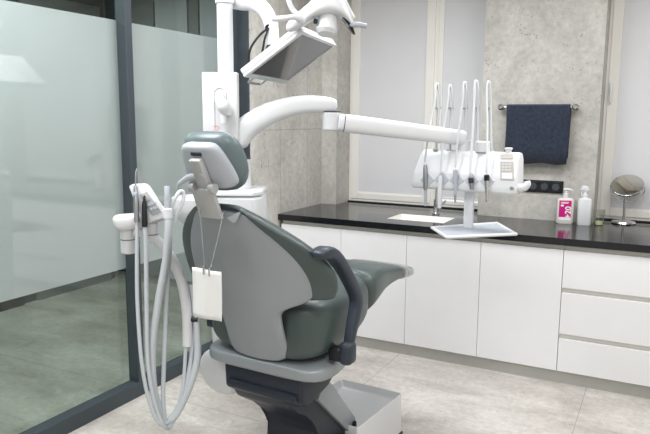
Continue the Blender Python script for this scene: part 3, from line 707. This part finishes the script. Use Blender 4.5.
# arched head: upper outline and lower arch
rings=[]
arch=[(286,33,25,.015),(297,30.5,13,.05),(308,22.5,4,.085),(318,17.5,-8,.10),(330,15.5,-14,.105),(341,17.5,-6,.10),(349,22.5,8,.075),(355,31,25,.03)]
for x,yl,yu,dep in arch:
    a=LP(x,yl); c=LP(x-(2 if x<300 else 0),min(yu,yl-4)); 
    rings.append([Vector((a.x,-dep*.6,a.z)),Vector((a.x,-dep*.75,a.z*.7+c.z*.3)),Vector((c.x,-dep*.35,c.z)),Vector((c.x,dep*.6,c.z)),Vector((a.x,dep,a.z*.6+c.z*.4)),Vector((a.x,dep*.9,a.z))])
MB(LM).loft(rings).obj('lamp_head',WHITE,lamp,sub=2)
m=MB(LM); m.loft([[LP(342,18,-.03),LP(347,19,-.03),LP(347,19,.05),LP(342,18.5,.05)],[LP(347,23.5,-.03),LP(351,24,-.03),LP(351,24,.05),LP(347,24,.05)],[LP(353,32.5,-.012),LP(355.5,33.5,-.012),LP(355,33.5,.03),LP(353,32.5,.03)]]); m.obj('light_window',BLACKP,lamp)
m=MB(LM); m.lathe([(.001,-.02),(.028,-.02),(.04,.0),(.047,.035),(.047,.06),(.035,.075),(.001,.075)],LP(328,17,.0),(-.10,-.25,-1)); m.obj('reflector_cup',WHITE2,lamp)
m=MB(LM); m.lathe([(.001,0),(.011,0),(.011,.008),(.001,.008)],LP(316.5,22.5,-.04),(-1,-.6,0)); m.obj('switch',NAVY,lamp)
m=MB(LM); m.tube([LP(304,21,-.03),LP(295,19,-.05),LP(284,20.5,-.055),LP(275,20.5,-.05),LP(272.5,16.5,-.04)],[.020,.011,.012,.012,.008],12); m.obj('handle',WHITE,lamp)
m=MB(LM); m.tube([LP(303,19,-.01),LP(294,12,-.015),LP(289,2,-.02),LP(288.5,-10,-.02)],[.014,.011,.011,.011],12); m.obj('handle',WHITE,lamp)
m=MB(LM); m.tube([LP(340,-6,.0),LP(345,4,-.01),LP(350,14,-.015),LP(352,18,-.01)],[.011,.011,.012,.014],12); m.obj('handle',WHITE,lamp)
m=MB(LM); m.tube([LP(348,24,.0),LP(354,25,-.03),LP(361,25.5,-.03),LP(366.5,26.5,-.03)],[.012,.011,.011,.009],12); m.obj('handle',SILV,lamp)
m=MB(LM); m.loft([sring(0,.1,0,.1)]) if False else None
m=MB(LM); m.tube([LP(327,-4,.03),LP(327,-40,.06),LP(310,-70,.1),LP(262,-72,.2)],[.035,.025,.025,.025],14); m.obj('lamp_arm',WHITE2,lamp)

# ------------------------------------------------------------------ instrument console
CY0=3.0
def CP(px,py,y=CY0): return aty(px,py,y)
x0c,x1c=-.262,.258
CF=Matrix.Translation((-.83,3.0,0))@Matrix.Rotation(math.radians(-7),4,'Z'); CI=CF.inverted()
con=thing('instrument_console',CF@Vector((0,.03,1.262)),'white instrument console with five holders hanging from the arm over the worktop','dental console')
prof=[(-.02,1.262),(-.028,1.285),(-.02,1.34),(.015,1.425),(.035,1.449),(.075,1.449),(.09,1.42),(.09,1.285),(.07,1.262)]
m=MB(CF); m.prism([(x0c,y,z) for y,z in prof],(x1c-x0c,0,0),bev=.012,seg=3)
for v in m.bm.verts:
    if v.co.x<-.15: v.co.x+= .030*max(0,(v.co.z-1.262)/.187)**1.6
    if v.co.x>.15: v.co.x-= .010*max(0,(v.co.z-1.262)/.187)
m.obj('body',WHITE,con)
ce2=Vector((ce.x,ce.y,1.45))
MB().cyl((ce.x-.012,3.075,1.44),(ce.x-.012,3.075,1.50),.033,n=24).obj('arm_mount',WHITE2,con,bevel=.004)
q=aty(483,140,3.04); MB().lathe([(.001,0),(.034,0),(.034,.045),(.03,.05),(.001,.05)],(q.x,3.04,1.446)).obj('round_cap',WHITE2,con)
q=aty(508.5,149.5,3.02); m=MB(); m.bb(q.x-.012,q.x+.012,3.01,3.035,1.444,1.462,bev=.003); m.bb(q.x-.016,q.x+.016,3.006,3.039,1.460,1.470,bev=.004); m.obj('top_knob',WHITE,con)
# front face frame: along the slope between (2.985,1.34)-(3.02,1.425)
CR3=CF.to_3x3(); CRI=CI.to_3x3(); EL=CI@EYEV
def face(px,py):   # point on the front face and its outward normal
    v=CRI@ray(px,py); best=None
    for (ya,za),(yb,zb) in zip(prof[0:4],prof[1:5]):
        nn=Vector((0,-(zb-za),(yb-ya))); k=((Vector((0,ya,za))-EL).dot(nn))/v.dot(nn); p=EL+v*k
        err=max(za-p.z,p.z-zb,0)
        if best is None or err<best[0]: best=(err,p,nn.normalized())
    return CF@best[1], CR3@best[2]
def fpatch(pxs,th,m,name,parent,off=.0):
    ps=[]
    for a,b_ in pxs:
        p,nn=face(a,b_); ps.append(p+nn*off)
    p,nn=face(*pxs[0]); mb=MB(); mb.prism(ps,nn*th,bev=th*.3,seg=1); return mb.obj(name,m,parent,smooth=False)
mp_=fpatch([(500.5,161.5),(513.5,161.8),(514.2,180.5),(500.5,180.3)],.003,PANELG,'membrane_panel',con)
fpatch([(500.5,154.2),(513,154.4),(513.3,159),(500.5,158.8)],.003,PANELG,'top_panel',con)
fpatch([(502,173),(512.4,173.2),(512.8,179),(502,178.8)],.002,WHITE,'display',mp_,.002)
for r_ in range(3):
    for c_ in range(3):
        a,b_=503+3.4*c_,164.5+2.8*r_
        fpatch([(a-1.1,b_-.8),(a+1.1,b_-.8),(a+1.1,b_+.8),(a-1.1,b_+.8)],.0015,BRKT,'button',mp_,.002)
p,nn=face(512,188); MB().lathe([(.001,0),(.009,0),(.009,.003),(.006,.004),(.001,.004)],p,nn,20).obj('badge',STEEL,con)
hk=CF@Vector((x1c,0,1.295))
MB().tube([hk+Vector((-.02,.01,0)),hk+Vector((.006,.005,0)),hk+Vector((.026,0,.004)),hk+Vector((.038,0,.018)),hk+Vector((.036,0,.032))],[.017,.018,.018,.016,.013],14).obj('handle_hook',WHITE,con)
# tray post
tp=Vector((-.815,3.04,0))
m=MB(); m.bb(tp.x-.02,tp.x+.024,3.03,3.06,1.078,1.275,bev=.006); m.bb(tp.x-.02,tp.x+.024,2.95,3.06,1.066,1.080,bev=.005); m.obj('tray_post',WHITE2,con)

# five instruments with their whip arms
ix=[(424.5,430,449),(440.5,448,463),(455.5,465,476),(470.5,476,483),(486.5,490,490)]
top_px=[(437,85),(450,86.5),(464.5,83.5),(476,82.5),(488.5,83)]
hold_px=[(427.5,180),(442,179.5),(457,180),(472,180.5),(487.5,181)]
kind=[('grey_sleeved',STEEL,(427,166),(425.5,206)),('white_syringe',WHITE,(442.3,176),(439.5,208)),('silver_slim',SILV,(457,171),(455.2,203)),('short_motor',STEEL,(472.3,178),(472,190)),('chrome',CHROME,(488,176),(487.2,202))]
labels=['leftmost handpiece on the console, grey metal sleeve and long white hose','white syringe handpiece second from left on the console','slim silver handpiece third from left in the middle of the console',
        'shortest handpiece on the console, its tip ending inside the holder','chrome handpiece rightmost on the console beside the keypad']
hand_group='handpieces hanging on the console'
for i in range(5):
    tx,ty=top_px[i]; T=aty(tx,ty,3.06)
    base=aty(hold_px[i][0]+3.5,155,3.06); base=Vector((T.x-(T.x-base.x)*.9 if False else aty((tx+hold_px[i][0])/2+4,151,3.065).x,3.065,1.447))
    topv=Vector((T.x+.012,3.13,T.z))
    mid=aty(tx+.5,108,3.07)
    # whip arm: a rod from the console's rear edge, split into a slim fork above the collar
    m=MB(); m.tube([base,Vector((mid.x,3.075,mid.z))],.0055,8,False)
    m.tube([Vector((mid.x-.006,3.075,mid.z)),Vector((T.x-.007,3.075,T.z-.008)),Vector((T.x,3.072,T.z+.004)),Vector((T.x+.009,3.075,T.z-.006)),Vector((mid.x+.010,3.075,mid.z))],.0028,8,True)
    wa=m.obj('whip_arm',ALU,con)
    MB().box((mid.x+.001,3.072,mid.z),(.024,.016,.012),bev=.003).obj('whip_collar',STEEL,wa)
    MB().cyl((T.x+.001,3.062,T.z-.010),(T.x+.001,3.082,T.z-.010),.008,n=14).obj('whip_roller',SILV,wa)
    # diamond holder on the face
    hx,hy=hold_px[i]
    fpatch([(hx-7.3,hy),(hx+.3,hy-8.5),(hx+7.3,hy+.2),(hx-.3,hy+8.3)],.008,DIAM,'holder',con,-.002)
    MB().box((base.x,3.055,1.449),(.024,.018,.010),bev=.002).obj('hose_slot',DIAM,con)
    # handpiece: hose from roller down in front of the face to the instrument
    nm,mt,a_,b_=kind[i]
    pa,na=face(*a_); pa=pa+na*.02; pb_=face(b_[0],187)[0]; pb_=aty(b_[0],b_[1],pb_.y-.014)
    hp_=thing('dental_handpiece',pb_,labels[i],'handpiece',hand_group)
    up=aty((tx+a_[0])/2-2.4+(.4*i),128,3.0)
    q0=pa-(pb_-pa).normalized()*.02
    MB().tube([pa.lerp(q0,.5),q0+Vector((0,-.0,.02)),up,aty(tx-1.6,100,3.035),aty(tx-1.2,ty+3,3.05),Vector((T.x+.001,3.058,T.z+.007)),aty(tx+1.8,ty+4,3.062),aty(tx+2.2,104,3.062),Vector((base.x,3.055,1.455))],.0046 if i!=3 else .0058,10).obj('hose',HOSEW,hp_)
    dv=(pb_-pa)
    if i==0:
        MB().tube([pa,pa+dv*.1,pa+dv*.55,pa+dv*.62],[.008,.0115,.011,.008],14,False).obj('sleeve',STEEL,hp_); MB().tube([pa+dv*.6,pa+dv*.9,pa+dv*1.0],[.0075,.007,.005],12,False).obj('head',SILV,hp_)
    elif i==1:
        MB().tube([pa,pa+dv*.06,pa+dv*.7,pa+dv],[.007,.0095,.0115,.009],14,False).obj('sleeve',WHITE,hp_); MB().cyl(pa+dv*.98,pa+dv*1.03,.004,n=8).obj('head',STEEL,hp_)
    elif i==2:
        MB().tube([pa,pa+dv*.1,pa+dv*.3,pa+dv*.75],[.009,.0115,.0105,.007],14,False).obj('sleeve',SILV,hp_); MB().tube([pa+dv*.74,pa+dv*.95,pa+dv],[.006,.0045,.006],10,False).obj('head',STEEL,hp_)
    elif i==3:
        MB().tube([pa,pa+dv*.1,pa+dv*.45],[.009,.0125,.012],14,False).obj('sleeve',NAVY,hp_); MB().tube([pa+dv*.44,pa+dv*.9,pa+dv],[.0105,.010,.006],14,False).obj('head',STEEL,hp_)
    else:
        MB().tube([pa,pa+dv*.03,pa+dv*.22],[.009,.012,.0115],14,False).obj('sleeve',BLACKP,hp_); MB().tube([pa+dv*.21,pa+dv*.5,pa+dv*.85,pa+dv*.9,pa+dv],[.011,.0095,.007,.0085,.0075],14,False).obj('head',CHROME,hp_)

# tray
TZ=1.082
tq=[atz(432,228.5,TZ),atz(497,224,TZ),atz(516,235,TZ),atz(447,238.3,TZ)]
tcen=sum(tq,Vector())/4
u1=((tq[1]-tq[0])+(tq[2]-tq[3])).normalized(); v1=((tq[3]-tq[0])+(tq[2]-tq[1])).normalized()
tray=thing('instrument_tray',(tcen.x,tcen.y,TZ),'flat white rimmed instrument tray on the console post above the worktop','tray')
m=MB(); m.prism(tq,(0,0,.004)); m.obj('tray_plate',mat('pale_grey_tray',(172,179,189),.3,metal=.1),tray,smooth=False)
m=MB()
for a,c in zip(tq,tq[1:]+tq[:1]):
    m.tube([a+Vector((0,0,.004)),c+Vector((0,0,.004))],.007,8,False); m.sphere(a+Vector((0,0,.004)),.0075,10)
m.obj('tray_rim',WHITE,tray)

# ------------------------------------------------------------------ assistant console, left of the chair
AD=2.55
def A_(px,py,d=0): return atd(px,py,AD+d)
asst=thing('assistant_console',A_(145,255),'white assistant console with keypad on a curved arm left of the chair','dental console')
m=MB(); pts=[(113.5,222,-.02,.012,.012),(116,222,-.02,.034,.030),(124,222.5,-.01,.038,.034),(140,220.5,.0,.036,.030),(156,217,.02,.03,.026),(167,214,.03,.022,.02)]
m.loft([armring(A_(a,b_,d),A_(170,212)-A_(112,221),hw,hh) for a,b_,d,hw,hh in pts]); m.obj('holder_bar',WHITE,asst,sub=1)
n_=(-ray(150,200)).normalized()
def sheet(px,d0,th,m_,name,par,bev=.004):
    mb=MB(); mb.prism([A_(a,b_,d0) for a,b_ in px],n_*th,bev=bev); return mb.obj(name,m_,par)
kp=sheet([(129,186.5),(133,184),(146,183.5),(150,186),(167.5,213.5),(165,217.5),(148,223),(142,219)],-.005,.03,WHITE,'keypad_housing',asst,.006)
sheet([(140,195),(147,191.5),(161.5,212),(152,215.5)],-.036,.003,KEYG,'keypad_panel',kp,.001)
sheet([(141.5,195.5),(146,193.2),(150.5,199.5),(145.3,202)],-.039,.002,PANELG,'keypad_display',kp,.0006)
for r_ in range(2):
    for c_ in range(3):
        a,b_=148.5+3.2*c_+2.6*r_,205.2-1.0*c_+4.4*r_
        sheet([(a-1.2,b_-1.2),(a+1.2,b_-1.6),(a+1.6,b_+.9),(a-.8,b_+1.3)],-.039,.002,SILV,'button',kp,.0005)
for (cx,y0,y1,r_,ring) in ((127.5,226,254,.029,239),(151,222,242.5,.026,234)):
    a=A_(cx,y0,.01); c=A_(cx,y1,.01); c=Vector((a.x,a.y,c.z)); k=A_(cx,ring,.01).z
    cy=MB().cyl(a,c,r_,n=28).obj('pivot_cylinder',WHITE,asst,bevel=.005)
    MB().cyl(Vector((a.x,a.y,k)),Vector((a.x,a.y,k-.003)),r_+.0006,n=28).obj('pivot_ring',SLATE,cy)
m=MB().tube([A_(134,231,.0),A_(148,234,.01),A_(162,245,.03),A_(174,263,.05),A_(183,287,.06),A_(187,315,.06),A_(187.5,346,.06)],[.020]*7,18); m.obj('curved_arm',WHITE,asst)
lk=CH@Vector((-.34,.12,.66))
MB().tube([A_(188,319,.06),A_(198,320,.06)],.012,10,False).obj('arm_clamp',BLACKP,asst)

sg='hand instruments and suction tubes on the assistant console'
def inst(name,label,cat,tip,base): return thing(name,base,label,cat,sg)
# syringe
t=thing('air_water_syringe',A_(136,224,-.06),'long grey metal syringe standing at the left of the assistant console','syringe',sg)
MB().tube([A_(136.8,222,-.055),A_(136.3,205,-.055),A_(135.8,192,-.05),A_(135.5,186,-.05)],[.0105,.0105,.009,.0065],14,False).obj('grip',STEEL,t)
MB().tube([A_(135.5,188,-.05),A_(135.6,181,-.05),A_(136.0,172,-.045),A_(137,168.5,-.04)],[.0035,.0032,.0028,.002],8).obj('nozzle',CHROME,t)
MB().tube([A_(135.4,192,-.051),A_(135.5,195,-.051)],.0098,12,False).obj('grip_band',BLUE,t)
MB().tube([A_(136.8,220,-.055),A_(137,240,-.055),A_(137.3,300,-.06),A_(141.7,362,-.06),A_(149.5,402,-.05),A_(160,424,-.03),A_(169.5,419,.02),A_(182,393,.04),A_(186,331,.06),A_(184,285,.10)],.0075,10).obj('hose',HOSE,t)
t=thing('dental_handpiece',A_(144.5,226,-.06),'short black handpiece beside the keypad of the assistant console','handpiece',sg)
MB().tube([A_(144.8,227,-.055),A_(144.7,222,-.055),A_(144.3,205,-.05),A_(144.2,201,-.05)],[.011,.0115,.0095,.007],14,False).obj('grip',BLACKP,t)
MB().tube([A_(144.2,202,-.05),A_(144.2,198,-.05),A_(144.4,195.5,-.05)],[.005,.0045,.003],10,False).obj('tip',NAVY,t)
MB().tube([A_(144.8,226,-.055),A_(146,250,-.055),A_(146.5,300,-.055),A_(148,362,-.05),A_(154.5,402,-.04),A_(164,426,-.02),A_(172.5,422,.03),A_(188.5,378,.05),A_(192,331,.07),A_(190,285,.10)],.0085,10).obj('hose',HOSE,t)
def corr(pts,r,mp,name,par,ribs=True):
    return MB().tube(pts,r,12,True,10).obj(name,mp,par)
t=thing('suction_tube',A_(168,216,-.03),'thick ribbed suction tube upright in the right holder of the assistant console','suction tube',sg)
MB().tube([A_(166.8,186,-.02),A_(166.8,187,-.02),A_(167,197,-.02),A_(167.3,203,-.02),A_(167.6,215,-.02)],[.008,.0105,.0105,.013,.0125],14,False).obj('nozzle',SILV,t)
hp0=[A_(167.6,211,-.02),A_(168,232,-.03),A_(165.5,262,-.03),A_(158.6,300,-.03),A_(152.5,346,-.03),A_(153.5,386,-.02),A_(160,412,.0),A_(167,422,.02),A_(180,408,.04),A_(195.5,368,.05),A_(197.3,331,.06),A_(192,285,.09)]
hz=MB(); 
# ribbed: radius alternates along the tube
def dense(P,k):
    out=[]
    for i in range(len(P)-1):
        p0=P[max(i-1,0)];p1=P[i];p2=P[i+1];p3=P[min(i+2,len(P)-1)]
        for j in range(k):
            s_=j/k; out.append(.5*((2*p1)+(p2-p0)*s_+(2*p0-5*p1+4*p2-p3)*s_*s_+(3*p1-p0-3*p2+p3)*s_**3))
    return out+[P[-1]]
dp=dense(hp0,26); hz.tube(dp,[.0150 if k%2 else .0140 for k in range(len(dp))],12,False).obj('hose',HOSE,t)
t=thing('suction_tube',A_(174,205,.0),'slim saliva ejector tube looped over the holder next to the unit','suction tube',sg)
MB().tube([A_(169,216,.0),A_(172,205,.0),A_(176.5,196,.0),A_(180,191.5,.01),A_(183.5,193,.02),A_(182.5,203,.02),A_(177,214,.02),A_(174,222,.02)],.0075,10).obj('nozzle_loop',HOSEW,t)
MB().tube([A_(171.5,212,.0),A_(170.5,240,.0),A_(166.5,300,.0),A_(164,362,.0),A_(163.2,402,.0),A_(166.5,423,.01),A_(173,421,.03),A_(186,385,.05),A_(193.5,335,.07),A_(191,285,.11)],.0088,10).obj('hose',HOSE,t)
m=MB(); m.loft([armring(A_(160,213,.02),A_(170,212)-A_(160,213),.02,.024),armring(A_(172,211,.02),A_(170,212)-A_(160,213),.02,.022)]); m.cyl(A_(167.5,208.5,-.022),A_(168,219.5,-.022),.0185,n=20); m.obj('tube_holder',WHITE,asst,bevel=.004)
